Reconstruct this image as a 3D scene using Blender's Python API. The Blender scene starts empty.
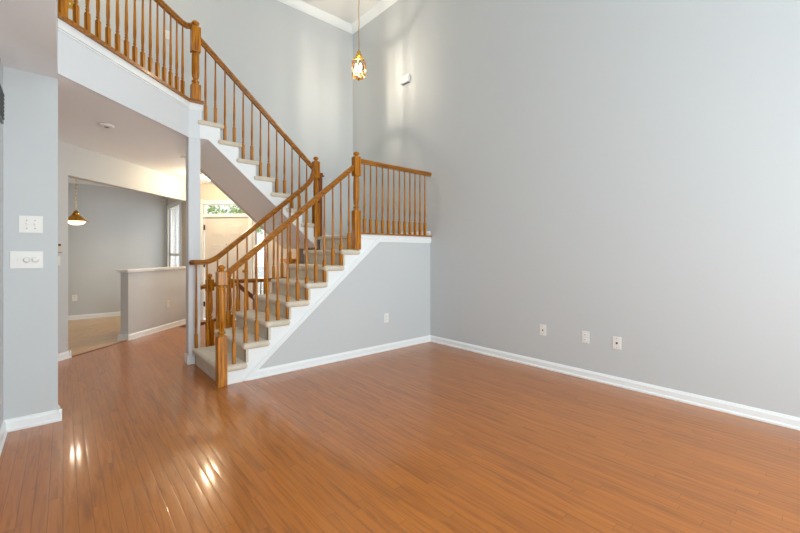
import bpy, bmesh, math, random
from mathutils import Vector, Matrix
random.seed(7)
SC = bpy.context.scene
COL = SC.collection
R = math.radians
# ------------------------------------------------------------------ camera
H = 1.3
cd = bpy.data.cameras.new('camera'); cam = bpy.data.objects.new('camera', cd); COL.objects.link(cam)
cam.location = (0, 0, H); cam.rotation_euler = (R(90), 0, R(-41.12))
cd.sensor_width = 36; cd.lens = 17.37; cd.shift_y = -0.0169; cd.clip_start = 0.02
SC.camera = cam
# ------------------------------------------------------------------ world
w = bpy.data.worlds.new('world'); SC.world = w; w.use_nodes = True
wn = w.node_tree.nodes['Background']
wn.inputs[0].default_value = (0.86, 0.93, 1.0, 1); wn.inputs[1].default_value = 1.6
# ------------------------------------------------------------------ daylight and lamps
def area(name, loc, rot, sx, sy, power, color):
    l = bpy.data.lights.new(name, 'AREA'); l.shape = 'RECTANGLE'; l.size = sx; l.size_y = sy
    l.energy = power; l.color = color
    o = bpy.data.objects.new(name, l); COL.objects.link(o); o.location = loc; o.rotation_euler = rot
    return o
def point(name, loc, power, color, rad=0.05):
    l = bpy.data.lights.new(name, 'POINT'); l.energy = power; l.color = color; l.shadow_soft_size = rad
    o = bpy.data.objects.new(name, l); COL.objects.link(o); o.location = loc
    return o
DAY = (0.885, 0.97, 1.0)
area('window_daylight', (0.95, -1.95, 1.35), (R(102), 0, 0), 1.3, 2.1, 82, DAY)
area('window_daylight', (2.95, -1.95, 1.35), (R(102), 0, 0), 1.3, 2.1, 62, DAY)
area('window_daylight', (0.95, -1.95, 4.0), (R(90), 0, 0), 1.3, 1.7, 15, DAY)
area('window_daylight', (2.95, -1.95, 4.0), (R(90), 0, 0), 1.3, 1.7, 30, DAY)
area('foyer_sidelight_daylight', (3.078, 7.646, 1.12), (R(96), 0, R(135)), 0.30, 1.8, 60, DAY)
area('dining_window_daylight', (1.98, 9.12, 1.3), (R(90), 0, R(90)), 1.0, 1.7, 14, (1, 0.97, 0.92))
point('foyer_lamp', (1.89, 7.16, 2.50), 34, (1.0, 0.78, 0.50), 0.06)
point('dining_pendant_lamp', (0.146, 7.57, 1.74), 26, (1.0, 0.87, 0.68), 0.04)
point('lantern_lamp', (3.4, 4.85, 4.12), 34, (1.0, 0.87, 0.68), 0.014)
point('upper_hall_lamp', (0.1, 5.1, 5.25), 18, (1.0, 0.78, 0.50), 0.08)
SC.cycles.diffuse_bounces = 8; SC.cycles.max_bounces = 16; SC.cycles.transparent_max_bounces = 24
SC.view_settings.view_transform = 'Standard'; SC.view_settings.look = 'None'
SC.view_settings.gamma = 1.0; SC.view_settings.exposure = 0.03
SC.view_settings.use_curve_mapping = False
# ------------------------------------------------------------------ materials
def lin(c): return tuple(((x/255)/12.92 if x/255 <= 0.04045 else (((x/255)+0.055)/1.055)**2.4) for x in c)
def newmat(name):
    m = bpy.data.materials.new(name); m.use_nodes = True
    nt = m.node_tree; return m, nt, nt.nodes['Principled BSDF']
def paint(name, rgb, rough=0.6, bump=0.02, scale=220, spec=0.3, metal=0, var=0.03):
    m, nt, b = newmat(name); N = nt.nodes.new; L = nt.links.new
    tc = N('ShaderNodeTexCoord'); nz = N('ShaderNodeTexNoise'); nz.inputs['Scale'].default_value = scale
    L(tc.outputs['Object'], nz.inputs['Vector'])
    mx = N('ShaderNodeMix'); mx.data_type = 'RGBA'
    c = lin(rgb); mx.inputs[6].default_value = (*[v*(1-var) for v in c], 1); mx.inputs[7].default_value = (*[min(1, v*(1+var)) for v in c], 1)
    L(nz.outputs['Fac'], mx.inputs[0]); L(mx.outputs[2], b.inputs['Base Color'])
    bp = N('ShaderNodeBump'); bp.inputs['Strength'].default_value = bump*5; bp.inputs['Distance'].default_value = 0.002
    L(nz.outputs['Fac'], bp.inputs['Height']); L(bp.outputs['Normal'], b.inputs['Normal'])
    b.inputs['Roughness'].default_value = rough; b.inputs['Specular IOR Level'].default_value = spec; b.inputs['Metallic'].default_value = metal
    return m
M = {}
M['wall'] = paint('grey_wall_paint', (206, 211, 213), 0.55, spec=0.25)
M['ceiling'] = paint('ceiling_paint', (232, 232, 231), 0.8)
M['low_ceiling'] = paint('low_ceiling_paint', (243, 247, 250), 0.8)
M['foyer'] = paint('foyer_wall_paint', (224, 217, 207), 0.6)
M['trim'] = paint('white_trim_paint', (243, 248, 249), 0.35, 0.005, spec=0.5)
M['plastic'] = paint('white_plastic', (240, 240, 236), 0.3, 0.0, spec=0.5)
M['beige_plastic'] = paint('beige_plastic', (214, 208, 196), 0.4, 0.0)
M['dark'] = paint('dark_plastic', (50, 50, 48), 0.4, 0)
M['grille'] = paint('grille_grey', (128, 130, 134), 0.5, 0)
M['brass'] = paint('polished_brass', (222, 172, 78), 0.18, 0, metal=1)
M['hinge'] = paint('aged_hinge_metal', (92, 76, 54), 0.35, 0, metal=1)
M['door'] = paint('white_door_paint', (236, 232, 226), 0.35, 0.005, spec=0.5)
M['fascia'] = paint('white_fascia_paint', (226, 231, 235), 0.5, spec=0.3)
def carpet():
    m, nt, b = newmat('beige_carpet'); N = nt.nodes.new; L = nt.links.new
    tc = N('ShaderNodeTexCoord'); nz = N('ShaderNodeTexNoise'); nz.inputs['Scale'].default_value = 260; nz.inputs['Detail'].default_value = 4
    n2 = N('ShaderNodeTexNoise'); n2.inputs['Scale'].default_value = 9
    L(tc.outputs['Object'], nz.inputs['Vector']); L(tc.outputs['Object'], n2.inputs['Vector'])
    cr = N('ShaderNodeValToRGB'); cr.color_ramp.elements[0].position = 0.3; cr.color_ramp.elements[1].position = 0.7
    cr.color_ramp.elements[0].color = (*lin((198, 188, 166)), 1); cr.color_ramp.elements[1].color = (*lin((236, 228, 211)), 1)
    mm = N('ShaderNodeMath'); mm.operation = 'MULTIPLY_ADD'; mm.inputs[1].default_value = 0.35; L(n2.outputs['Fac'], mm.inputs[0])
    m3 = N('ShaderNodeMath'); m3.operation = 'MULTIPLY'; m3.inputs[1].default_value = 0.65; L(nz.outputs['Fac'], m3.inputs[0]); L(m3.outputs[0], mm.inputs[2])
    L(mm.outputs[0], cr.inputs[0]); L(cr.outputs[0], b.inputs['Base Color'])
    bp = N('ShaderNodeBump'); bp.inputs['Strength'].default_value = 0.6; bp.inputs['Distance'].default_value = 0.004
    L(nz.outputs['Fac'], bp.inputs['Height']); L(bp.outputs['Normal'], b.inputs['Normal'])
    b.inputs['Roughness'].default_value = 0.95; b.inputs['Specular IOR Level'].default_value = 0.1
    b.inputs['Sheen Weight'].default_value = 0.3
    return m
M['carpet'] = carpet()
def oak(name, c0, c1, rough=0.28, axis=2):
    m, nt, b = newmat(name); N = nt.nodes.new; L = nt.links.new
    tc = N('ShaderNodeTexCoord'); mp = N('ShaderNodeMapping')
    s = [60, 60, 60]; s[axis] = 3; mp.inputs['Scale'].default_value = s
    L(tc.outputs['Object'], mp.inputs['Vector'])
    nz = N('ShaderNodeTexNoise'); nz.inputs['Scale'].default_value = 1.3; nz.inputs['Detail'].default_value = 5; nz.inputs['Distortion'].default_value = 0.6
    L(mp.outputs[0], nz.inputs['Vector'])
    cr = N('ShaderNodeValToRGB'); cr.color_ramp.elements[0].position = 0.32; cr.color_ramp.elements[1].position = 0.68
    cr.color_ramp.elements[0].color = (*lin(c0), 1); cr.color_ramp.elements[1].color = (*lin(c1), 1)
    L(nz.outputs['Fac'], cr.inputs[0]); L(cr.outputs[0], b.inputs['Base Color'])
    b.inputs['Roughness'].default_value = rough; b.inputs['Specular IOR Level'].default_value = 0.35; b.inputs['Coat Weight'].default_value = 0.15; b.inputs['Coat Roughness'].default_value = 0.12
    return m
M['oak'] = oak('varnished_oak', (126, 70, 0), (214, 138, 12))
M['oak_x'] = oak('varnished_oak_rail', (116, 66, 8), (190, 122, 30), axis=0)
M['honey'] = oak('lit_patch_orange', (216, 140, 40), (240, 172, 70), axis=1)  # orange brightened so the unlit foyer block looks lit
M['oak_dark'] = oak('dark_varnished_oak', (110, 58, 26), (150, 86, 42))
def floor_mat(name, cols, pw, plen, rough, coat, ang=0.0, gap=0.42):
    m, nt, b = newmat(name); N = nt.nodes.new; L = nt.links.new
    def math_(op, a, bb=None, c=None):
        n = N('ShaderNodeMath'); n.operation = op
        for i, v in enumerate((a, bb, c)):
            if v is None: continue
            if isinstance(v, (int, float)): n.inputs[i].default_value = v
            else: L(v, n.inputs[i])
        return n.outputs[0]
    tc = N('ShaderNodeTexCoord'); mp = N('ShaderNodeMapping'); mp.inputs['Rotation'].default_value = (0, 0, ang)
    L(tc.outputs['Object'], mp.inputs[0]); sp = N('ShaderNodeSeparateXYZ'); L(mp.outputs[0], sp.inputs[0])
    ix = math_('DIVIDE', sp.outputs[0], pw); fi = math_('FLOOR', ix); fx = math_('FRACT', ix)
    wn1 = N('ShaderNodeTexWhiteNoise'); wn1.noise_dimensions = '1D'; L(fi, wn1.inputs['W'])
    iy = math_('ADD', math_('DIVIDE', sp.outputs[1], plen), math_('MULTIPLY', wn1.outputs['Value'], 17.0))
    fj = math_('FLOOR', iy); fy = math_('FRACT', iy)
    cb = N('ShaderNodeCombineXYZ'); L(fi, cb.inputs[0]); L(fj, cb.inputs[1])
    wn2 = N('ShaderNodeTexWhiteNoise'); wn2.noise_dimensions = '2D'; L(cb.outputs[0], wn2.inputs['Vector'])
    cr = N('ShaderNodeValToRGB'); els = cr.color_ramp.elements
    for i, c in enumerate(cols):
        p = i/(len(cols)-1)
        e = els[0] if i == 0 else (els[1] if i == len(cols)-1 else els.new(p))
        e.position = p; e.color = (*lin(c), 1)
    L(wn2.outputs['Value'], cr.inputs[0])
    # grain
    gm = N('ShaderNodeCombineXYZ'); L(math_('MULTIPLY', sp.outputs[0], 55.0), gm.inputs[0]); L(math_('MULTIPLY', sp.outputs[1], 3.0), gm.inputs[1]); L(math_('MULTIPLY', wn2.outputs['Value'], 40.0), gm.inputs[2])
    nz = N('ShaderNodeTexNoise'); nz.inputs['Scale'].default_value = 1.0; nz.inputs['Detail'].default_value = 4; nz.inputs['Distortion'].default_value = 0.8
    L(gm.outputs[0], nz.inputs['Vector'])
    mx = N('ShaderNodeMix'); mx.data_type = 'RGBA'; mx.blend_type = 'MULTIPLY'; mx.inputs[0].default_value = 0.35
    g2 = N('ShaderNodeValToRGB'); g2.color_ramp.elements[0].position = 0.3; g2.color_ramp.elements[0].color = (0.62, 0.55, 0.5, 1); g2.color_ramp.elements[1].position = 0.65; g2.color_ramp.elements[1].color = (1, 1, 1, 1)
    L(nz.outputs['Fac'], g2.inputs[0]); L(cr.outputs[0], mx.inputs[6]); L(g2.outputs[0], mx.inputs[7])
    g3 = N('ShaderNodeCombineXYZ'); L(math_('MULTIPLY', sp.outputs[0], 16.0), g3.inputs[0]); L(math_('MULTIPLY', sp.outputs[1], 1.1), g3.inputs[1]); L(math_('MULTIPLY', wn2.outputs['Value'], 63.0), g3.inputs[2])
    n3 = N('ShaderNodeTexNoise'); n3.inputs['Scale'].default_value = 1.6; n3.inputs['Detail'].default_value = 3; n3.inputs['Distortion'].default_value = 1.5
    L(g3.outputs[0], n3.inputs['Vector'])
    c3 = N('ShaderNodeValToRGB'); c3.color_ramp.elements[0].position = 0.30; c3.color_ramp.elements[0].color = (0.60, 0.54, 0.5, 1); c3.color_ramp.elements[1].position = 0.52; c3.color_ramp.elements[1].color = (1, 1, 1, 1)
    L(n3.outputs['Fac'], c3.inputs[0])
    mx3 = N('ShaderNodeMix'); mx3.data_type = 'RGBA'; mx3.blend_type = 'MULTIPLY'; mx3.inputs[0].default_value = 0.75
    L(mx.outputs[2], mx3.inputs[6]); L(c3.outputs[0], mx3.inputs[7]); mx = mx3
    # seams
    ex = math_('MULTIPLY', math_('MINIMUM', fx, math_('SUBTRACT', 1.0, fx)), pw)
    ey = math_('MULTIPLY', math_('MINIMUM', fy, math_('SUBTRACT', 1.0, fy)), plen)
    e = math_('MINIMUM', ex, ey)
    mr = N('ShaderNodeMapRange'); mr.inputs['From Min'].default_value = 0.0004; mr.inputs['From Max'].default_value = 0.0022; L(e, mr.inputs[0])
    m2 = N('ShaderNodeMix'); m2.data_type = 'RGBA'; m2.blend_type = 'MULTIPLY'; m2.inputs[0].default_value = gap
    L(mx.outputs[2], m2.inputs[6]); L(mr.outputs[0], m2.inputs[7]); L(m2.outputs[2], b.inputs['Base Color'])
    # each board tilts and cups a little
    cup = math_('MULTIPLY', math_('MULTIPLY', fx, math_('SUBTRACT', 1.0, fx)), 0.0030)
    tilt = math_('MULTIPLY', math_('MULTIPLY', math_('SUBTRACT', wn2.outputs['Value'], 0.5), fx), 0.0007)
    hgt = math_('ADD', math_('ADD', cup, tilt), math_('MULTIPLY', mr.outputs[0], 0.0004))
    bp = N('ShaderNodeBump'); bp.inputs['Strength'].default_value = 0.45; bp.inputs['Distance'].default_value = 1.0
    L(hgt, bp.inputs['Height']); L(bp.outputs['Normal'], b.inputs['Normal']); L(bp.outputs['Normal'], b.inputs['Coat Normal'])
    b.inputs['Roughness'].default_value = rough
    b.inputs['Coat Weight'].default_value = coat; b.inputs['Coat Roughness'].default_value = 0.10
    return m
M['floor'] = floor_mat('oak_strip_floor', [(178, 104, 26), (220, 138, 38), (236, 158, 52), (152, 84, 20), (216, 134, 38), (255, 200, 84), (224, 142, 44), (190, 112, 28)], 0.0572, 0.85, 0.30, 0.42)
M['tile'] = floor_mat('tan_dining_floor', [(232, 188, 130), (238, 196, 142), (226, 180, 122)], 0.30, 0.30, 0.3, 0.3, R(45), 0.15)
def emis(name, rgb, s):
    m, nt, b = newmat(name); b.inputs['Base Color'].default_value = (1, 1, 1, 1)
    b.inputs['Emission Color'].default_value = (*rgb, 1); b.inputs['Emission Strength'].default_value = s
    return m
M['bulb'] = emis('lit_bulb', (1.0, 0.90, 0.70), 40)
M['shade_glow'] = emis('lit_diffuser', (1.0, 0.72, 0.36), 4.5)
def glass(name, tint=(1, 1, 1), refl=0.12, rib=False):
    m = bpy.data.materials.new(name); m.use_nodes = True; nt = m.node_tree; nt.nodes.clear()
    N = nt.nodes.new; L = nt.links.new
    o = N('ShaderNodeOutputMaterial'); t = N('ShaderNodeBsdfTransparent'); g = N('ShaderNodeBsdfGlossy'); mx = N('ShaderNodeMixShader')
    t.inputs[0].default_value = (*tint, 1); g.inputs['Roughness'].default_value = 0.02
    lw = N('ShaderNodeLayerWeight'); lw.inputs[0].default_value = 0.3
    ma = N('ShaderNodeMath'); ma.operation = 'MULTIPLY_ADD'; ma.inputs[1].default_value = 0.5; ma.inputs[2].default_value = refl*0.5
    L(lw.outputs['Fresnel'], ma.inputs[0]); L(ma.outputs[0], mx.inputs[0]); L(t.outputs[0], mx.inputs[1]); L(g.outputs[0], mx.inputs[2])
    if rib:   # bevelled cut glass: frosted strips beside clear ones
        tc = N('ShaderNodeTexCoord'); sp = N('ShaderNodeSeparateXYZ'); L(tc.outputs['Object'], sp.inputs[0])
        at = N('ShaderNodeMath'); at.operation = 'ARCTAN2'; L(sp.outputs[1], at.inputs[0]); L(sp.outputs[0], at.inputs[1])
        nz = N('ShaderNodeTexNoise'); nz.noise_dimensions = '1D'; nz.inputs['Scale'].default_value = 11; nz.inputs['Detail'].default_value = 2
        L(at.outputs[0], nz.inputs['W'])
        cr = N('ShaderNodeValToRGB'); cr.color_ramp.elements[0].position = 0.46; cr.color_ramp.elements[1].position = 0.54
        L(nz.outputs['Fac'], cr.inputs[0])
        mr = N('ShaderNodeMapRange'); mr.inputs['To Min'].default_value = 0.4; mr.inputs['To Max'].default_value = 0.98
        L(cr.outputs[0], mr.inputs[0]); L(mr.outputs[0], t.inputs[0]); L(mx.outputs[0], o.inputs[0])
    else: L(mx.outputs[0], o.inputs[0])
    return m
M['glass'] = glass('window_glass'); M['cut_glass'] = glass('cut_glass', rib=True)
def leafm():
    m, nt, b = newmat('leaf_green'); N = nt.nodes.new; L = nt.links.new
    g = N('ShaderNodeNewGeometry'); cr = N('ShaderNodeValToRGB')
    cr.color_ramp.elements[0].color = (*lin((110, 150, 70)), 1); cr.color_ramp.elements[1].color = (*lin((206, 222, 140)), 1)
    L(g.outputs['Random Per Island'], cr.inputs[0]); L(cr.outputs[0], b.inputs['Base Color']); b.inputs['Roughness'].default_value = 0.6
    return m
M['leaf'] = leafm(); M['bark'] = paint('bark', (96, 80, 64), 0.9, 0.1); M['paving'] = paint('pale_paving', (206, 204, 198), 0.8)
# ------------------------------------------------------------------ mesh builder
class MB:
    def __init__(s): s.bm = bmesh.new()
    def box(s, x0, x1, y0, y1, z0, z1, bev=0, seg=2, mat=None):
        r = bmesh.ops.create_cube(s.bm, size=1)
        vs = r['verts']
        for v in vs:
            v.co = Vector(((x0+x1)/2+v.co.x*(x1-x0), (y0+y1)/2+v.co.y*(y1-y0), (z0+z1)/2+v.co.z*(z1-z0)))
        if mat is not None: 
            for v in vs: v.co = mat @ v.co
        if bev:
            es = {e for v in vs for e in v.link_edges}
            bmesh.ops.bevel(s.bm, geom=list(es), offset=bev, segments=seg, affect='EDGES', profile=0.5)
        return s
    def prism(s, pts, axis, a, b):
        """polygon pts in the plane normal to axis ('y': pts are x,z ; 'z': pts are x,y), extruded a..b"""
        def P(p, t): return (p[0], t, p[1]) if axis == 'y' else ((t, p[0], p[1]) if axis == 'x' else (p[0], p[1], t))
        A = [s.bm.verts.new(P(p, a)) for p in pts]; B = [s.bm.verts.new(P(p, b)) for p in pts]
        s.bm.faces.new(A); s.bm.faces.new(B[::-1])
        n = len(pts)
        for i in range(n): s.bm.faces.new((A[i], B[i], B[(i+1) % n], A[(i+1) % n]))
        return s
    def lathe(s, prof, seg=14, c=(0, 0, 0), smooth=True, rot=0, squareness=0):
        rings = []
        for (r, z) in prof:
            rings.append([s.bm.verts.new((c[0]+r*math.cos(rot+2*math.pi*i/seg), c[1]+r*math.sin(rot+2*math.pi*i/seg), c[2]+z)) for i in range(seg)])
        for a, b in zip(rings[:-1], rings[1:]):
            for i in range(seg):
                f = s.bm.faces.new((a[i], a[(i+1) % seg], b[(i+1) % seg], b[i])); f.smooth = smooth
        s.bm.faces.new(rings[0][::-1]); s.bm.faces.new(rings[-1])
        return s
    def sweep(s, prof, path, cyc=False, fixed_side=None, cap=True, smooth=False):
        """prof: (side, up) pairs; path: 3-D points; side stays horizontal"""
        path = [Vector(p) for p in path]; n = len(path); rings = []
        for i, p in enumerate(path):
            t1 = (path[i]-path[i-1]).normalized() if i > 0 or cyc else None
            t2 = (path[(i+1) % n]-path[i]).normalized() if i < n-1 or cyc else None
            t = (t1+t2).normalized() if t1 and t2 else (t1 or t2)
            side = Vector(fixed_side) if fixed_side else Vector((t.y, -t.x, 0)).normalized()
            k = 1.0
            if t1 and t2: k = 1/max(0.5, t.dot(t2))
            up = side.cross(t).normalized()
            ks, ku = (k, 1) if abs((t1 or t).z-(t2 or t).z) < 1e-4 else (1, k)
            rings.append([s.bm.verts.new(p+side*a*ks+up*b*ku) for a, b in prof])
        m = len(prof)
        for j in range(n if cyc else n-1):
            a, b = rings[j], rings[(j+1) % n]
            for i in range(m):
                f = s.bm.faces.new((a[i], a[(i+1) % m], b[(i+1) % m], b[i])); f.smooth = smooth
        if cap and not cyc: s.bm.faces.new(rings[0][::-1]); s.bm.faces.new(rings[-1])
        return s
    def mesh(s, name, mat):
        bmesh.ops.recalc_face_normals(s.bm, faces=s.bm.faces)
        me = bpy.data.meshes.new(name); s.bm.to_mesh(me); s.bm.free(); me.materials.append(M[mat] if isinstance(mat, str) else mat)
        return me
    def build(s, name, mat, parent=None, loc=None, rotz=None):
        o = bpy.data.objects.new(name, s.mesh(name, mat)); COL.objects.link(o)
        if parent: o.parent = parent
        if loc is not None: o.location = loc
        if rotz is not None: o.rotation_euler = (0, 0, rotz)
        return o
def link(name, me, parent=None, loc=(0, 0, 0), rotz=0):
    o = bpy.data.objects.new(name, me); COL.objects.link(o)
    if parent: o.parent = parent
    o.location = loc; o.rotation_euler = (0, 0, rotz); return o
def struct(name, mb, mat, loc=None, rotz=None):
    o = mb.build(name, mat, None, loc, rotz); o['kind'] = 'structure'; return o
def tag(o, label, cat, group=None, kind=None):
    o['label'] = label; o['category'] = cat
    if group: o['group'] = group
    if kind: o['kind'] = kind
    return o
def thing(name, label, cat, loc=(0, 0, 0), rotz=0, group=None):
    o = bpy.data.objects.new(name, None); COL.objects.link(o); o.location = loc; o.rotation_euler = (0, 0, rotz)
    o.empty_display_size = 0.1
    return tag(o, label, cat, group)
# ------------------------------------------------------------------ dimensions
XR, YS, YB, ZC = 4.085, 4.0, 6.02, 5.50     # right wall, stair side wall, stairwell back wall, high ceiling
XF, XL = -0.03, -0.326                       # edge of low ceiling, left wall
ZL, ZU = 2.65, 3.05                          # low ceiling, upper floor
YR = -1.9                                    # rear wall with the windows
HR = 0.192
RX = [1.163+0.2325*i for i in range(8)]      # risers 1..8 of lower flight (8 = landing)
ZLAND = 8*HR
NX = [2.748-0.2175*i for i in range(8)]       # risers of upper flight, going back to -X
# ------------------------------------------------------------------ floor
struct('floor', MB().prism([(-2.6, YR), (XR, YR), (XR, YB), (3.0, YB), (3.0, 7.28), (2.01, 8.27), (0.03, 6.28), (-2.13, 4.12), (-2.6, 4.0)], 'z', -0.08, 0), 'floor')
struct('floor_dining', MB().prism([(-2.5, 3.76), (0.03, 6.281), (2.01, 8.271), (2.01, 9.83), (-2.5, 9.83)], 'z', -0.08, -0.001), 'tile')
# ------------------------------------------------------------------ great-room walls
T = 0.12
struct('wall_right', MB().box(XR, XR+T, YR, YB+T, 0, ZC), 'wall')
struct('ceiling', MB().box(-2.6, XR+T, YR-T, YB+T, ZC, ZC+0.1), 'ceiling')
wr = MB()   # rear wall with four window openings
for (x0, x1, z0, z1) in [(-2.6, 0.3, 0, ZC), (1.6, 2.3, 0, ZC), (3.6, XR, 0, ZC), (0.3, 1.6, 0, 0.3), (0.3, 1.6, 2.4, 3.15), (0.3, 1.6, 4.85, ZC),
                         (2.3, 3.6, 0, 0.3), (2.3, 3.6, 2.4, 3.15), (2.3, 3.6, 4.85, ZC)]:
    wr.box(x0, x1, YR-T, YR, z0, z1)
struct('wall_rear', wr, 'wall')
wc = 5
for (x0, x1, z0, z1) in [(0.3, 1.6, 0.3, 2.4), (2.3, 3.6, 0.3, 2.4), (0.3, 1.6, 3.15, 4.85), (2.3, 3.6, 3.15, 4.85)]:
    f = MB()
    f.box(x0-.07, x1+.07, YR, YR+.02, z1, z1+.07).box(x0-.07, x1+.07, YR, YR+.03, z0-.07, z0).box(x0-.07, x0, YR, YR+.02, z0, z1).box(x1, x1+.07, YR, YR+.02, z0, z1)
    f.box(x0, x1, YR-.03, YR, (z0+z1)/2-.015, (z0+z1)/2+.015).box((x0+x1)/2-.012, (x0+x1)/2+.012, YR-.03, YR, z0, z1)
    struct('window_%d' % wc, f, 'trim'); wc += 1
struct('wall_left', MB().box(XL-T, XL, YR, YS, 0, ZL), 'wall')
struct('wall_hall_corner', MB().box(-2.2, XF, YS, YS+T, 0, ZL), 'wall')
struct('ceiling_low', MB().box(-2.6, XF, YR, 3.87, ZL, ZL+0.1), 'low_ceiling')
struct('wall_upper_left', MB().box(XF-T, XF, YR, 3.87, ZL+.1, ZC), 'wall')
# upper floor slab; its diagonal face is the balcony fascia
struct('ceiling_hall', MB().prism([(-2.6, 3.87), (XF, 3.87), (1.10, 5.0), (1.24, 5.0), (1.24, YB+.13), (3.1, YB+.13), (3.1, 7.5), (2.2, 8.6), (2.0, 9.95), (-2.6, 9.95)], 'z', ZL, ZU-0.015), 'low_ceiling')
struct('wall_upper_hall', MB().box(-2.6, -2.48, 3.87, YB, ZU, ZC).box(-2.48, XF-T, 3.87, 3.99, ZU, ZC), 'wall')
# stairwell back wall
soff = lambda x: 2.612-0.80*(x-1.223)
struct('wall_back', MB().prism([(-2.6, ZU-.015), (1.24, ZU-.015), (1.24, ZL+.005), (1.31, ZL+.005), (2.77, soff(2.77)), (3.0, soff(2.77)), (3.0, 0), (XR, 0), (XR, ZC), (-2.6, ZC)], 'y', YB, YB+T), 'wall')
# column
struct('wall_column', MB().box(1.10, 1.226, 5.0, 5.14, 0, ZL+.01), 'fascia')
struct('baseboard_column', MB().box(1.085, 1.241, 4.985, 5.155, 0, 0.09, .004).box(1.09, 1.236, 4.99, 5.15, .09, .105), 'trim')
# crown moulding
cp = [(0, 0), (0, -0.11), (0.012, -0.11), (0.018, -0.095), (0.03, -0.085), (0.075, -0.035), (0.085, -0.02), (0.1, -0.012), (0.1, 0)]
struct('trim_1', MB().prism([(XR-a, ZC+b) for a, b in cp], 'y', YR, YB), 'trim')
struct('trim_2', MB().prism([(YB-a, ZC+b) for a, b in cp], 'x', -2.48, XR), 'trim')
# ------------------------------------------------------------------ baseboards
bp_ = [(0, 0), (0.024, 0), (0.024, 0.014), (0.016, 0.024), (0.014, 0.066), (0.008, 0.078), (0.006, 0.086), (0, 0.088)]
def base_x(name, y, x0, x1, sgn, z=0):   # runs along x, wall face at y, room on side sgn
    struct(name, MB().prism([(y+sgn*a, z+b) for a, b in bp_], 'x', x0, x1), 'trim')
def base_y(name, x, y0, y1, sgn, z=0):
    struct(name, MB().prism([(x+sgn*a, z+b) for a, b in bp_], 'y', y0, y1), 'trim')
base_y('baseboard_right', XR, YR, YS, -1)
base_x('baseboard_stair', YS, 1.42, XR-.0, -1)
base_y('baseboard_left', XL, YR, YS, 1)
base_x('baseboard_corner', YS, XL, XF+.024, -1)
base_y('baseboard_corner_end', XF, YS-.02, YS+T, 1)
base_y('baseboard_landing_right', XR, YS, YB, -1, ZLAND)
base_x('baseboard_landing_back', YB, 2.79, XR, -1, ZLAND)
base_x('baseboard_upper_hall', YB, -2.4, 1.2, -1, ZU)
# ------------------------------------------------------------------ diagonal hall wall with dining opening.  local x runs along (1,1)/sqrt2
DO = (0.03, 6.28, 0); DR = R(45)
HB = 2.262
dw = MB().box(-3.1, 0.025, 0, T, 0, ZL).box(0.025, 2.81, 0, T, HB, ZL)
struct('wall_diagonal', dw, 'wall', DO, DR)
struct('wall_pony', MB().box(0.99, 2.81, 0, T, 0, 1.03), 'wall', DO, DR)
struct('trim_3', MB().box(0.935, 2.81, -.035, T+.035, 1.03, 1.055, .005).box(0.965, 2.81, -.015, T+.015, 1.008, 1.03, .003), 'trim', DO, DR)
def dbase(name, x0, x1): struct(name, MB().prism([(-a, b) for a, b in bp_], 'x', x0, x1), 'trim', DO, DR)
dbase('baseboard_hall', -3.0, 0.049); dbase('baseboard_pony', 0.966, 2.81)
struct('baseboard_hall_end', MB().box(.025, .049, -.02, T, 0, .088), 'trim', DO, DR)
struct('baseboard_pony_end', MB().box(.966, .99, -.02, T+.02, 0, .088), 'trim', DO, DR)
struct('trim_4', MB().box(0.049, 0.966, -.012, .035, -.002, .006, .003), 'oak_dark', DO, DR)
# dining room shell
struct('wall_dining_back', MB().box(-2.6, 1.75+T, 9.83, 9.95, 0, ZL), 'wall')
struct('wall_dining_left', MB().box(-2.6, -2.5, 3.7, 9.83, 0, ZL), 'wall')
# right wall of dining with a tall cased window
struct('wall_dining_right', MB().box(1.75, 1.85, 9.7, 9.83, 0, ZL).box(1.75, 1.85, 7.95, 8.55, 1.0, ZL).box(1.75, 1.85, 8.55, 9.7, 0, .3).box(1.75, 1.85, 8.55, 9.7, 2.25, ZL), 'foyer')
base_x('baseboard_dining', 9.83, -2.5, 1.75, -1)
wf = bpy.data.objects.new('window_4', MB().box(1.72, 1.75, 8.47, 9.78, 2.25, 2.34, .004).box(1.72, 1.75, 8.47, 8.56, .22, 2.25, .004).box(1.72, 1.75, 9.69, 9.78, .22, 2.25, .004).box(1.71, 1.75, 8.45, 9.8, .18, .25, .004)
    .box(1.77, 1.80, 8.55, 8.60, .3, 2.25).box(1.77, 1.80, 9.65, 9.7, .3, 2.25).box(1.77, 1.80, 8.55, 9.7, 1.24, 1.29).box(1.77, 1.80, 9.1, 9.13, .3, 2.25).mesh('window_4', 'trim'))
COL.objects.link(wf); wf['kind'] = 'structure'
MB().box(1.783, 1.787, 8.58, 9.68, .3, 2.25).build('glass_pane', 'glass', wf)
# ------------------------------------------------------------------ entry wall, local x runs right along (1,-1)/sqrt2, local y outward
EO = (2.0, 8.3, 0); ER = R(-45)
ew = MB()
for (a, b, z0, z1) in [(-.9, .085, 0, ZL), (.085, 1.345, 2.27, ZL), (1.02, 1.11, 0, 2.27), (1.345, 1.75, 0, ZL), (1.11, 1.345, 2.02, 2.27), (1.11, 1.345, 0, .12)]:
    ew.box(max(a, -.1), b, 0, .15, z0, z1)
struct('wall_entry', ew, 'foyer', EO, ER)
struct('wall_foyer_right', MB().box(3.0, 3.12, YB+T, 7.4, 0, ZL), 'foyer')
struct('trim_5', MB().box(.02, .098, -.02, 0, 0, 2.35, .004).box(1.01, 1.08, -.02, 0, 0, 2.27, .004).box(.02, 1.08, -.02, 0, 2.255, 2.33, .004).box(0.098, 1.01, -.02, 0.06, 2.0, 2.05, .004), 'trim', EO, ER)
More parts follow.
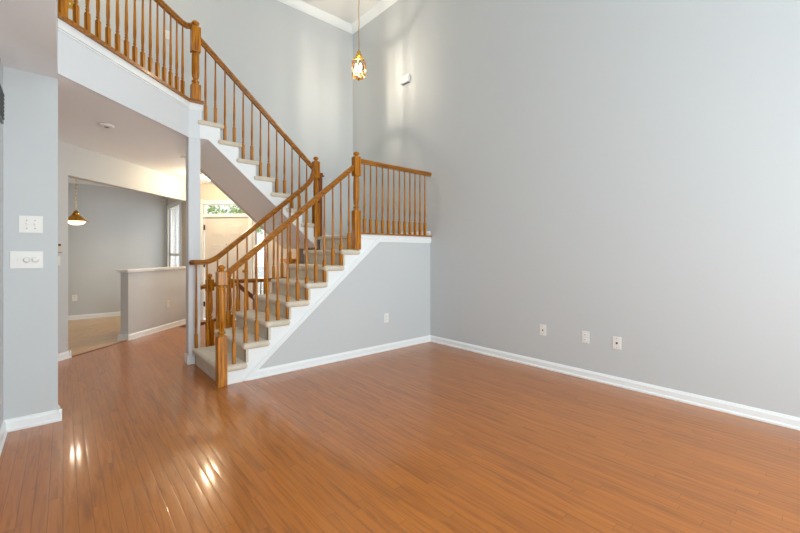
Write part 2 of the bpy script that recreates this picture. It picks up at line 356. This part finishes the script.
# front door: slab with six raised panels
dr = bpy.data.objects.new('door_1', MB().box(.112, 1.0, .02, .06, .01, 1.998, .003).mesh('door_1', 'door')); COL.objects.link(dr)
dr.location = EO; dr.rotation_euler = (0, 0, ER); dr['kind'] = 'structure'
for (z0, z1) in [(.2, .78), (.92, 1.5), (1.62, 1.86)]:
    for (a, b) in [(.24, .51), (.60, .87)]:
        p = MB().box(a, b, .012, .02, z0, z1).box(a+.03, b-.03, .004, .02, z0+.03, z1-.03, .006, 1)
        p.bm.faces.ensure_lookup_table()
        p.build('door_panel', 'door', dr)
for z in (.25, 1.02, 1.75):
    h = MB().box(.098, .125, .005, .02, z, z+.10, .002).build('hinge', 'hinge', dr)
MB().lathe([(.009, 0), (.009, .012), (.005, .014)], 12).mesh
pe = MB(); pe.box(.55, .562, .008, .02, 1.46, 1.475, .003); pe.build('peephole', 'dark', dr)
kb = MB().lathe([(.03, 0), (.03, .008), (.012, .012), (.012, .035), (.028, .045), (.03, .06), (.018, .072)], 16)
bmesh.ops.rotate(kb.bm, verts=kb.bm.verts, cent=(0, 0, 0), matrix=Matrix.Rotation(R(90), 3, 'X')); bmesh.ops.translate(kb.bm, verts=kb.bm.verts, vec=(.93, .02, .95))
kb.build('door_knob', 'brass', dr)
# transom and sidelight
tw = bpy.data.objects.new('window_1', MB().box(.098, 1.01, .03, .07, 2.05, 2.07).box(.098, 1.01, .03, .07, 2.235, 2.255).box(.098, .13, .03, .07, 2.07, 2.235).box(.98, 1.01, .03, .07, 2.07, 2.235).mesh('window_1', 'trim')); COL.objects.link(tw)
tw.location = EO; tw.rotation_euler = (0, 0, ER); tw['kind'] = 'structure'
MB().box(.13, .98, .048, .052, 2.07, 2.235).build('glass_pane', 'glass', tw)
sl = MB().box(1.11, 1.135, .03, .07, .12, 2.02).box(1.32, 1.345, .03, .07, .12, 2.02).box(1.135, 1.32, .03, .07, .12, .2).box(1.135, 1.32, .03, .07, 1.95, 2.02).box(1.08, 1.375, -.02, 0, 2.02, 2.08, .004).box(1.345, 1.40, -.02, 0, 0, 2.08, .004)
for k in range(1, 6): sl.box(1.135, 1.32, .04, .06, .2+k*.292-.007, .2+k*.292+.007)
sw = bpy.data.objects.new('window_2', sl.mesh('window_2', 'trim')); COL.objects.link(sw); sw.location = EO; sw.rotation_euler = (0, 0, ER); sw['kind'] = 'structure'
MB().box(1.135, 1.32, .048, .052, .2, 1.95).build('glass_pane', 'glass', sw)
# outside
struct('ground_outside', MB().box(-20, 30, 10.2, 40, -.2, -.15).box(3.3, 30, 6.6, 10.2, -.2, -.15), 'paving')
def tree(x, y, zc, r, n, label):
    t = thing('garden_tree', label, 'tree', (x, y, -.15), 0)
    MB().lathe([(.16, 0), (.12, .8), (.09, zc-.2)], 10).build('trunk', 'bark', t)
    b = bmesh.new()
    for i in range(n):
        while True:
            v = Vector((random.uniform(-1, 1), random.uniform(-1, 1), random.uniform(-1, 1)))
            if v.length < 1: break
        v = v*r*(0.8+.25*math.sin(v.x*7+v.z*5)); v.z *= .8; c = v+Vector((0, 0, zc+.15))
        a = Vector((random.gauss(0, 1), random.gauss(0, 1), random.gauss(0, 1))).normalized(); bb = a.orthogonal().normalized()
        s = random.uniform(.05, .11)
        b.faces.new([b.verts.new(c+a*s), b.verts.new(c+bb*s*.5), b.verts.new(c-a*s), b.verts.new(c-bb*s*.5)])
    me = bpy.data.meshes.new('foliage'); b.to_mesh(me); b.free(); me.materials.append(M['leaf']); link('foliage', me, t)
tree(4.6, 13.2, 2.9, 1.9, 2300, 'leafy green tree outside, seen through the window above the front door')
tree(7.6, 11.8, 2.3, 1.5, 900, 'pale leafy tree outside, seen through the narrow window beside the front door')
# ------------------------------------------------------------------ lower flight (stairs + landing)
lf = thing('staircase', 'lower carpeted stair flight with white stringer, rising from the wood floor to the landing', 'staircase', (1.163, 4.5, 0))
def kid(o, par):
    o.parent = par; o.matrix_parent_inverse = Matrix.Translation(-Vector(par.location)); return o
YF = 4.98
for k in range(7):
    x0, x1, z = RX[k], RX[k+1], (k+1)*HR
    kid(MB().box(x0-.032, x1+.018, 3.955, YF, z-.066, z-.002, .029, 4).build('tread', 'carpet'), lf)
for k in range(8):
    kid(MB().box(RX[k], RX[k]+.024, 3.972, YF-.01, k*HR-(0 if k == 0 else .004), (k+1)*HR-.04).build('riser', 'carpet'), lf)
kid(MB().box(RX[7]-.032, XR, 4.03, YF+.02, ZLAND-.045, ZLAND, .015, 2).box(NX[0]-.02, XR, YF+.01, YB, ZLAND-.045, ZLAND).build('landing_carpet', 'carpet'), lf)
kid(MB().box(RX[7]+.03, XR, 4.101, YB, soff(2.77), ZLAND-.04).build('landing_base', 'low_ceiling'), lf)
saw = [(RX[0], 0)]
for k in range(8):
    saw += [(RX[k], (k+1)*HR-.03), (RX[k+1] if k < 7 else RX[7]+.05, (k+1)*HR-.03)]
saw = [p for i, p in enumerate(saw) if i == 0 or p != saw[i-1]]
dl = lambda x: .088+.855*(x-1.524)            # lower edge of the skirt
kid(MB().prism(saw+[(3.142, ZLAND-.03), (3.142, dl(3.142)), (1.421, 0)], 'y', YS-.014, YS+.01).build('stringer', 'trim'), lf)
# diagonal moulding
dvec = Vector((1, 0, .855)).normalized()
a0 = Vector((1.40, 0, dl(1.40))); a1 = Vector((3.16, 0, dl(3.16)))
nv = Vector((-dvec.z, 0, dvec.x))
def strip(o0, o1, t): 
    p = [a0+nv*o0, a1+nv*o0, a1+nv*o1, a0+nv*o1]
    p = [Vector((max(q.x, 1.36), 0, max(q.z, 0.0))) for q in p]
    return MB().prism([(q.x, q.z) for q in p], 'y', YS-t, YS-.012)
kid(strip(0, .050, .030).build('moulding', 'trim'), lf); kid(strip(.058, .066, .019).build('moulding', 'trim'), lf)
kid(MB().prism(saw[:-1]+[(RX[7], ZLAND-.03), (RX[7], 0)], 'y', YF-.03, YF).build('stringer', 'trim'), lf)
# wall below the stringer
struct('wall_stair', MB().prism([(1.40, 0), (XR, 0), (XR, ZLAND), (3.05, ZLAND), (3.05, dl(3.05)+.03), (1.40, .03)], 'y', YS, YS+.1), 'wall')
struct('trim_6', MB().box(2.83, XR, YS-.012, YS+.11, 1.50, ZLAND).box(2.83, XR, YS-.026, YS+.1, 1.475, 1.503, .004).box(3.12, XR, YS-.012, YS, 1.445, 1.48), 'trim')
# ------------------------------------------------------------------ upper flight
uf = thing('staircase', 'upper carpeted stair flight with white stringer, rising leftward from the landing', 'staircase', (2.77, 5.5, ZLAND))
for k in range(7):
    z = ZLAND+(k+1)*HR
    kid(MB().box(NX[k+1]-.03, NX[k]+.046, 4.966, YB, z-.066, z-.002, .029, 4).build('tread', 'carpet'), uf)
for k in range(8):
    kid(MB().box(NX[k]-.02, NX[k], 5.0, YB, ZLAND+k*HR, ZLAND+(k+1)*HR-.04).build('riser', 'carpet'), uf)
up = [(NX[0], ZLAND)]
for k in range(8):
    z = ZLAND+(k+1)*HR-.03
    up += [(NX[k], z)] + ([(NX[k+1], z)] if k < 7 else [(1.213, z)])
kid(MB().prism(up+[(1.213, ZL+.005), (1.31, ZL+.005), (2.77, soff(2.77))], 'y', 5.0, YB).build('soffit', 'low_ceiling'), uf)
kid(MB().prism(up+[(1.213, ZL+.005), (1.31, ZL+.005), (2.77, soff(2.77))], 'y', 4.984, 5.0).build('stringer', 'trim'), uf)
# ------------------------------------------------------------------ balusters, newels, rails
_bc = {}
def baluster_mesh(h, block=0.19):
    key = (round(h, 3), block)
    if key not in _bc:
        b = MB().box(-.016, .016, -.016, .016, 0, block-.012, .002, 1)
        L_ = h-block
        b.lathe([(.019, block-.013), (.012, block-.002), (.010, block+.006), (.0155, block+.014), (.0155, block+.020), (.0095, block+.028), (.014, block+.038), (.0115, block+.048),
                 (.0145, block+.09), (.0145, block+.14), (.0105, block+L_*.55), (.0085, h)], 10)
        _bc[key] = b.mesh('baluster', 'oak')
    return _bc[key]
def put_baluster(par, x, y, z0, z1, rot=0, block=0.19):
    o = link('baluster', baluster_mesh(z1-z0, block), None, (x, y, z0), rot); return kid(o, par)
def newel(par, x, y, z0, zb, zt0, zt1, ztop, wdt=.088, rot=0, label=None):
    """square block z0..zb, turned zb..zt0, square block zt0..zt1, cap to ztop"""
    h = wdt/2
    b = MB().box(-h, h, -h, h, 0, zb-z0, .005, 2).box(-h, h, -h, h, zt0-z0, zt1-z0, .006, 2)
    s = zb-z0; e = zt0-z0; l = e-s
    b.lathe([(h*.95, s-.006), (h*.72, s+.012), (h*.5, s+.018), (h*.86, s+.032), (h*.86, s+.044), (h*.48, s+.056), (h*.5, s+.066), (h*.74, s+.09), (h*.86, s+l*.35), (h*.86, s+l*.55),
             (h*.84, s+l*.85), (h*.74, e-.05), (h*.82, e-.040), (h*.82, e-.028), (h*.55, e-.018), (h*.92, e+.004)], 18)
    o = link('newel_post', b.mesh('newel_post', 'oak'), None, (x, y, z0), rot); kid(o, par)
    c = ztop-zt1
    cpm = MB().lathe([(h*.9, 0), (h*.55, c*.12), (h*.45, c*.28), (h*.72, c*.42), (h*.86, c*.58), (h*.84, c*.74), (h*.5, c*.92), (h*.2, c)], 18)
    co = link('newel_cap', cpm.mesh('newel_cap', 'oak'), o, (0, 0, zt1-z0))
    return o
rp = [(-.020, -.028), (.020, -.028), (.022, -.014), (.031, -.004), (.033, .010), (.026, .022), (.012, .029), (-.012, .029), (-.026, .022), (-.033, .010), (-.031, -.004), (-.022, -.014)]
def rail(par, path, name='handrail'):
    return kid(MB().sweep(rp, path).build(name, 'oak_x'), par)
G = 'oak stair railings'
# 1 near side lower flight
r1 = thing('stair_railing', 'oak railing on the near open side of the lower stair flight', 'railing', (1.165, 3.985, 0))
newel(r1, 1.165, 3.985, 0, .485, .985, 1.118, 1.183)
newel(r1, 2.76, 3.992, 7*HR, 1.83, 2.26, 2.50, 2.565)
z1 = lambda x: 1.092+.85*(x-1.22)
rail(r1, [(1.165+.04, 4.0, z1(1.205)), (2.76-.04, 4.0, z1(2.72))])
for i in range(13):
    x = 1.288+.1141*i
    k = max(j for j in range(8) if x > RX[j]-.0)
    put_baluster(r1, x, 4.005, (k+1)*HR, z1(x)-.025, block=0.17+.10*((x-RX[k])/.2325))
# 2 far side lower flight, level end over the bottom step and upturn at the landing
r2 = thing('stair_railing', 'oak railing on the far side of the lower stair flight, ending level by the column', 'railing', (1.3, 4.95, 0))
z2 = lambda x: 1.53+.85*(x-1.734)
path = [(1.13, 4.95, 1.19), (1.25, 4.95, 1.19)]
xs = 1.29
for i in range(1, 7):
    t = i/6; path.append((xs-.04+.16*t, 4.95, 1.19+(z2(1.41)-1.19)*(t**1.6)))
path += [(2.50, 4.95, z2(2.50)), (2.60, 4.95, z2(2.60)+.01), (2.655, 4.95, z2(2.655)+.04), (2.685, 4.955, z2(2.685)+.10), (2.70, 4.96, 2.50), (2.703, 4.965, 2.56)]
kid(MB().sweep(rp, path, fixed_side=(0, -1, 0)).build('handrail', 'oak_x'), r2)
kid(MB().lathe([(.03, -.026), (.034, -.005), (.036, .010), (.025, .026)], 16, (1.13, 4.95, 1.19)).build('volute', 'oak_dark'), r2)
for i in range(13):
    x = 1.17+.1163*i
    if x > 2.68: break
    k = max(j for j in range(8) if x > RX[j]-.03)
    put_baluster(r2, x, 4.95, (k+1)*HR, (1.19 if x < 1.28 else z2(max(x, 1.40)) if x > 1.40 else 1.22)-.025, block=0.17+.08*((x-RX[k])/.2325))
# 3 upper flight
r3 = thing('stair_railing', 'oak railing climbing the upper stair flight from landing to balcony', 'railing', (2.753, 5.0, ZLAND))
newel(r3, 2.753, 5.0, ZLAND-.01, 2.02, 2.38, 2.62, 2.693)
z3 = lambda x: 3.81-.877*(x-1.237)
rail(r3, [(1.21, 5.0, z3(1.21)), (2.72, 5.0, z3(2.72))])
for i in range(13):
    x = 1.282+.1102*i
    k = max(j for j in range(8) if x < NX[j])
    put_baluster(r3, x, 5.0, ZLAND+(k+1)*HR, z3(x)-.028)
pn = kid(MB().box(-.03, .03, -.03, .03, 0, .88, .004).box(-.055, .055, -.045, .045, .88, .90, .006).box(-.04, .04, -.035, .035, .90, .935, .01, 3).build('post', 'oak_dark', None, (2.83, 5.03, ZLAND)), r3)
# 4 landing guard
r4 = thing('landing_railing', 'level oak railing on the landing between the tall newel post and the right wall', 'railing', (3.4, 4.0, ZLAND))
kid(MB().box(2.80, XR, 3.955, 4.075, ZLAND, ZLAND+.02, .005).build('base_plate', 'oak_x'), r4)
rail(r4, [(2.80, 4.005, 2.46), (XR, 4.005, 2.46)])
for i in range(12):
    put_baluster(r4, 2.893+.0985*i, 4.005, ZLAND+.02, 2.435)
# 5 balcony guard: line Y = X + 3.9
r5 = thing('balcony_railing', 'oak railing along the angled upstairs balcony over the hallway', 'railing', (0.5, 4.4, ZU))
D = Vector((.70711, .70711, 0)); P0 = Vector((1.10, 5.0, 0))
def bal(s, off=0): p = P0-D*s; return Vector((p.x-off*.7071, p.y+off*.7071, 0))   # s metres back from the column
newel(r5, 1.165, 4.965, ZU+.03, 3.26, 3.64, 3.93, 4.01, .098)
lp = MB().prism([(-.085, 3.73+.065), (-.03, 3.73+.065), (1.09, 4.965-.04), (1.245, 4.925), (1.245, 5.06), (1.06, 5.06)], 'z', ZU, ZU+.03)
kid(lp.build('base_plate', 'oak_x'), r5)
zr = 3.925
rail(r5, [tuple(bal(1.62, .02)+Vector((0, 0, zr))), tuple(bal(.10, .02)+Vector((0, 0, zr))), (1.08, 4.985, zr+.005), (1.13, 4.975, zr+.02)])
SB = []
for px in [77, 88.2, 99, 109.5, 118.5, 127.8, 135.8, 143.6, 151.2, 158.4, 165.5, 171.6, 177.5, 183.2]: pass
for i in range(14):
    s = .052+.1035*i+.028
    p = bal(s, .02); put_baluster(r5, p.x, p.y, ZU+.03, zr-.025, R(45), .20)
p = bal(.08+.1035*14+.022, .02)
kid(MB().box(-.03, .03, -.03, .03, 0, 1.0, .003).build('half_newel', 'oak', None, (p.x, p.y, ZU+.03), R(45)), r5)
# white moulding under the balcony plate (wraps the column)
struct('trim_7', MB().prism([(-.05, 3.818), (1.105, 4.972), (1.245, 4.972), (1.245, 5.02), (1.08, 5.02), (-.05, 3.90)], 'z', 2.985, ZU)
       .prism([(-.05, 3.838), (1.10, 4.985), (1.238, 4.985), (1.238, 5.02), (1.08, 5.02), (-.05, 3.90)], 'z', 2.972, 2.987), 'trim')
struct('wall_fascia', MB().prism([(XF, 3.868), (1.101, 4.996), (1.232, 4.996), (1.232, 5.02), (1.09, 5.02), (XF, 3.90)], 'z', ZL-.002, 2.974), 'fascia')
# 6 guard of the stairs going down, in the foyer
r6 = thing('foyer_railing', 'dark oak guard railing in the foyer, seen through the stair balusters before the front door', 'railing', (1.5, 5.5, 0))
newel(r6, 1.46, 5.49, 0, .42, .80, .95, 1.03, .08, R(45)); newel(r6, 1.79, 5.76, 0, .42, .80, .93, 1.0, .08)
rail(r6, [(1.27, 5.33, .862), (1.44, 5.475, .87)]); rail(r6, [(1.48, 5.51, .875), (1.76, 5.735, .885)]); rail(r6, [(1.83, 5.76, .89), (2.95, 5.76, .89)])
kid(MB().sweep([(-.02, -.02), (.02, -.02), (.02, .02), (-.02, .02)], [(1.27, 5.33, .40), (1.46, 5.49, .40), (1.79, 5.76, .40)]).build('lower_rail', 'oak_dark'), r6)
kid(MB().sweep(rp, [(1.86, 5.66, .86), (2.35, 5.66, .42)]).build('handrail', 'oak_dark'), r6)
for i in range(10): put_baluster(r6, 1.93+.105*i, 5.76, 0, .865)
put_baluster(r6, 1.30, 5.355, 0, .84); put_baluster(r6, 1.57, 5.58, 0, .85); put_baluster(r6, 1.68, 5.67, 0, .85)
tag(MB().box(2.90, 3.0, 6.14, 6.55, 1.15, 1.20, .006).box(2.96, 3.0, 6.2, 6.49, 1.12, 1.15).build('lit_patch_block', 'honey'), 'added honey-coloured block on the foyer wall, standing in for a lit orange patch behind the stair balusters', 'lit patch')  # added block standing in for a bright orange patch of light
# ------------------------------------------------------------------ wall plates.  local: plate faces -y, centre at origin
def plate(name, label, cat, loc, rotz, wd, ht, group=None):
    t = thing(name, label, cat, loc, rotz, group)
    MB().box(-wd/2, wd/2, -.006, 0, -ht/2, ht/2, .0025, 2).build('cover_plate', 'plastic', t)
    return t
def screw(t, x, z): 
    b = MB().lathe([(.0035, 0), (.003, .0015)], 8); bmesh.ops.rotate(b.bm, verts=b.bm.verts, cent=(0, 0, 0), matrix=Matrix.Rotation(R(90), 3, 'X'))
    b.build('screw', 'grille', t, (x, -.006, z))
def duplex(label, loc, rotz, group='electrical outlets'):
    t = plate('wall_outlet', label, 'outlet', loc, rotz, .078, .122, group)
    for z in (.025, -.025):
        s = MB().box(-.017, .017, -.0085, -.004, z-.015, z+.015, .004, 2).build('socket', 'plastic', t)
        MB().box(-.008, -.0055, -.0090, -.008, z-.004, z+.006).box(.0055, .008, -.0090, -.008, z-.004, z+.006).build('slot', 'dark', s)
    screw(t, 0, 0)
    return t
RR = R(-90)    # plates on the right wall face -x
def jack(label, name, loc, rotz, dark=True):
    t = plate(name, label, 'wall plate', loc, rotz, .078, .122)
    MB().box(-.009, .009, -.0085, -.005, -.010, .008, .002, 1).build('jack_port', 'dark' if dark else 'grille', t)
    screw(t, 0, .045); screw(t, 0, -.045)
jack('white cable jack plate on the right wall, nearest the stairs of three', 'cable_jack', (XR, 2.223, .43), RR, False)
duplex('white outlet on the right wall, middle of three plates', (XR, 1.752, .428), RR)
jack('white phone jack plate with dark port, nearest the right picture edge', 'phone_jack', (XR, 1.45, .419), RR)
duplex('white outlet on the grey wall under the stairs', (3.247, YS, .433), 0)
duplex('white outlet on the dining room back wall, beyond the opening', (.17, 9.83, .426), 0)
duplex('white outlet on the low half wall beside the dining opening', (1.353, 7.603, .429), DR)
def toggle(t, x):
    tt = MB().box(-.006, .006, -.008, -.005, -.013, .013, .001, 1).box(-.004, .004, -.018, -.006, .0, .008, .0015, 1).build('toggle', 'plastic', t, (x, 0, 0))
t = plate('light_switch', 'white double toggle switch plate on the grey corner wall, above the dimmer plate', 'light switch', (-.181, YS, 1.514), 0, .132, .128)
toggle(t, -.023); toggle(t, .023)
for x in (-.023, .023):
    screw(t, x, .03); screw(t, x, -.03)
t = plate('dimmer_switch', 'white wide plate with one toggle and two round dimmer knobs', 'light switch', (-.203, YS, 1.249), 0, .178, .128)
toggle(t, -.046)
for x in (0.0, .047):
    b = MB().lathe([(.021, 0), (.021, .004), (.017, .006), (.0155, .018), (.013, .020)], 20); bmesh.ops.rotate(b.bm, verts=b.bm.verts, cent=(0, 0, 0), matrix=Matrix.Rotation(R(90), 3, 'X'))
    b.build('dimmer_knob', 'plastic', t, (x, -.006, 0))
sq = lambda s: (DO[0]+s*.7071, DO[1]+s*.7071)
p = sq(-.118)
t = thing('thermostat', 'small beige thermostat with dark display on the hall wall beside the corner', 'thermostat', (p[0], p[1], 1.355), DR)
MB().box(-.04, .04, -.025, 0, -.06, .06, .004).build('housing', 'beige_plastic', t); MB().box(-.028, .022, -.027, -.024, .03, .053).build('display', 'dark', t)
MB().box(-.035, .035, -.028, -.024, -.055, -.045).build('lower_edge', 'grille', t)
t = plate('light_switch', 'white single switch plate on the hall wall below the thermostat', 'light switch', (p[0], p[1], 1.205), DR, .072, .115); toggle(t, 0)
t = plate('light_switch', 'small white switch plate on the upstairs wall behind the balcony railing', 'light switch', (1.07, YB, 4.26), 0, .075, .115); toggle(t, 0)
t = thing('light_switch', 'brass switch plate on the upstairs wall at the far left of the balcony', 'light switch', (.06, YB, 4.25), 0)
MB().box(-.038, .038, -.006, 0, -.058, .058, .0025, 2).build('cover_plate', 'brass', t); toggle(t, 0)
# vent on left wall
t = thing('air_vent', 'grey louvred air vent high on the left wall, cut by the picture edge', 'vent', (XL, 3.635, 2.315), R(90))
MB().box(-.24, .24, -.012, 0, -.11, .11, .003).build('vent_frame', 'grille', t)
for k in range(7):
    MB().box(-.215, .215, -.018, -.011, -.088+k*.027, -.074+k*.027, .002, 1).build('louvre', 'dark', t)
# door chime box high on right wall
t = thing('door_chime', 'white rectangular chime box high on the right wall beside the lantern', 'chime box', (XR, 4.53, 4.03), RR)
MB().box(-.095, .095, -.055, 0, -.055, .055, .006, 2).build('housing', 'plastic', t)
MB().box(-.085, .085, -.02, 0, -.062, -.054).build('back_plate', 'grille', t)
# smoke detector, motion sensor
t = thing('smoke_detector', 'round white smoke detector on the hallway ceiling', 'smoke detector', (.346, 5.1, ZL), 0)
MB().lathe([(.05, -.024), (.06, -.02), (.066, -.008), (.068, 0)], 28).build('cover', 'plastic', t); MB().lathe([(.02, -.027), (.02, -.02)], 14).build('sensor_grille', 'grille', t)
t = thing('motion_sensor', 'small white sensor high on the dining back wall near the window', 'sensor', (1.66, 9.83, 2.43), 0)
MB().box(-.035, .035, -.04, 0, -.05, .05, .01, 2).build('housing', 'plastic', t); MB().box(-.02, .02, -.045, -.038, -.03, .005, .004).build('lens', 'beige_plastic', t)
# ------------------------------------------------------------------ lamps
def chain(par, z0, z1, x=0, y=0, wob=0.0, mat='brass', r=.0022, step=.028):
    n = int((z1-z0)/step); b = MB()
    for i in range(n):
        zc = z0+(i+.5)*(z1-z0)/n; ox = wob*math.sin(i*.55)
        L_ = step*.72; a = i % 2
        pts = []
        for q in range(8):
            an = 2*math.pi*q/8; u = math.cos(an)*.007; v = math.sin(an)*L_
            pts.append((x+ox+(u if a else 0), y+(0 if a else u), zc+v))
        for q in range(8):
            p_, q_ = Vector(pts[q]), Vector(pts[(q+1) % 8])
            d = (q_-p_); s1 = d.orthogonal().normalized()*r; s2 = d.cross(s1).normalized()*r
            A = [b.bm.verts.new(p_+v_) for v_ in (s1, s2, -s1, -s2)]; B = [b.bm.verts.new(q_+v_) for v_ in (s1, s2, -s1, -s2)]
            for k in range(4): b.bm.faces.new((A[k], A[(k+1) % 4], B[(k+1) % 4], B[k]))
    b.build('chain', mat, par)
# hanging lantern over the landing
t = thing('lantern_pendant', 'lit brass and glass lantern hanging on a long chain over the stair landing', 'pendant light', (3.4, 4.85, 3.955))
rr = .105
tb = MB().lathe([(.006, -.03), (.014, -.02), (.02, -.008), (.032, .0), (.034, .008), (.01, .012)], 12)
oc = lambda q, z: [(q*math.cos(R(22.5+45*i)), q*math.sin(R(22.5+45*i)), z) for i in range(8)]
tb.sweep([(-.005, -.006), (.005, -.006), (.005, .006), (-.005, .006)], oc(rr, .04), cyc=True)
tb.sweep([(-.004, -.004), (.004, -.004), (.004, .004), (-.004, .004)], oc(.068, .022), cyc=True)
for v in range(8):
    an = R(22.5+45*v); tb.sweep([(-.006, -.002), (.006, -.002), (.006, .002), (-.006, .002)], [(rr*math.cos(an), rr*math.sin(an), .038), (.068*math.cos(an), .068*math.sin(an), .020), (.03*math.cos(an), .03*math.sin(an), .006)])
tb.build('bottom_tray', 'brass', t)
tr_ = MB(); tr_.sweep([(-.004, -.005), (.004, -.005), (.004, .005), (-.004, .005)], oc(rr, .262), cyc=True); tr_.build('top_ring', 'brass', t)
for v in range(3):
    an = R(30+120*v); MB().sweep([(-.004, -.003), (.004, -.003), (.004, .003), (-.004, .003)], [(0, 0, .01), (.042*math.cos(an), .042*math.sin(an), .046)]).build('candle_arm', 'brass', t)
pr = MB()
for i in range(8):
    an = R(22.5+45*i); c, s_ = math.cos(an), math.sin(an)
    pr.lathe([(.0042, .04), (.0042, .262)], 6, (rr*c, rr*s_, 0))
    pr.sweep([(-.004, -.003), (.004, -.003), (.004, .003), (-.004, .003)], [(rr*c, rr*s_, .262), (.085*c, .085*s_, .30), (.035*c, .035*s_, .335), (.022*c, .022*s_, .37)])
pr.build('frame', 'brass', t)
MB().lathe([(.034, .325), (.046, .34), (.044, .37), (.024, .39), (.030, .41), (.014, .425), (.008, .45)], 14).build('top_cap', 'brass', t)
for i in range(8):
    a0_, a1_ = R(22.5+45*i), R(22.5+45*(i+1)); q0 = Vector((rr*math.cos(a0_), rr*math.sin(a0_), 0)); q1 = Vector((rr*math.cos(a1_), rr*math.sin(a1_), 0))
    g = bmesh.new(); g.faces.new([g.verts.new(v) for v in (q0+Vector((0, 0, .046)), q1+Vector((0, 0, .046)), q1+Vector((0, 0, .26)), q0+Vector((0, 0, .26)))])
    me = bpy.data.meshes.new('glass_pane'); g.to_mesh(me); g.free(); me.materials.append(M['cut_glass']); link('glass_pane', me, t)
for i in range(3):
    an = R(30+120*i); c = (.042*math.cos(an), .042*math.sin(an), 0)
    MB().lathe([(.018, .044), (.020, .052), (.009, .058), (.009, .135)], 12, c).build('candle_sleeve', 'beige_plastic', t)
    MB().lathe([(.009, .13), (.019, .152), (.019, .18), (.009, .212), (.001, .232)], 12, c).build('bulb', 'bulb', t)
chain(t, .445, 1.52, wob=.004)
MB().lathe([(.012, 1.515), (.05, 1.525), (.06, 1.545)], 20).build('canopy', 'brass', t)
# dining pendant
t = thing('dome_pendant', 'lit brass dome pendant hanging in the dining room opening', 'pendant light', (0.146, 7.57, 1.755))
MB().lathe([(.160, .020), (.156, .024), (.11, .058), (.07, .10), (.05, .115), (.045, .12)], 32).build('lamp_shade', 'brass', t)
MB().lathe([(.045, .118), (.05, .13), (.03, .15), (.034, .165), (.012, .18), (.006, .20)], 20).build('socket_cup', 'brass', t)
MB().lathe([(.05, -.03), (.09, -.014), (.115, .012), (.11, .03), (.05, .05)], 28).build('diffuser', 'shade_glow', t)
chain(t, .195, .87); MB().lathe([(.015, .865), (.06, .875), (.065, .894)], 20).build('canopy', 'brass', t)
# foyer flush light
t = thing('ceiling_light', 'lit flush light on the foyer ceiling, half hidden by the white column', 'ceiling light', (1.89, 7.16, ZL))
MB().lathe([(.12, -.02), (.15, -.015), (.155, 0)], 28).build('base', 'brass', t)
MB().lathe([(.03, -.10), (.08, -.085), (.125, -.05), (.135, -.02)], 28).build('diffuser', 'shade_glow', t)
t = thing('ceiling_light', 'flush light on the high ceiling over the upstairs hall, above the picture', 'ceiling light', (.1, 5.1, ZC))
MB().lathe([(.12, -.02), (.15, -.015), (.155, 0)], 28).build('base', 'brass', t)
MB().lathe([(.03, -.10), (.08, -.085), (.125, -.05), (.135, -.02)], 28).build('diffuser', 'shade_glow', t)

t = thing('floor_vent', 'small dark floor vent beside the low half wall in the hallway', 'vent', (1.66, 7.70, 0), DR)
MB().box(-.13, .13, -.045, .045, 0, .006, .002).build('vent_frame', 'hinge', t)
for k in range(6): MB().box(-.11+k*.038, -.09+k*.038, -.035, .035, .004, .008).build('louvre', 'dark', t)
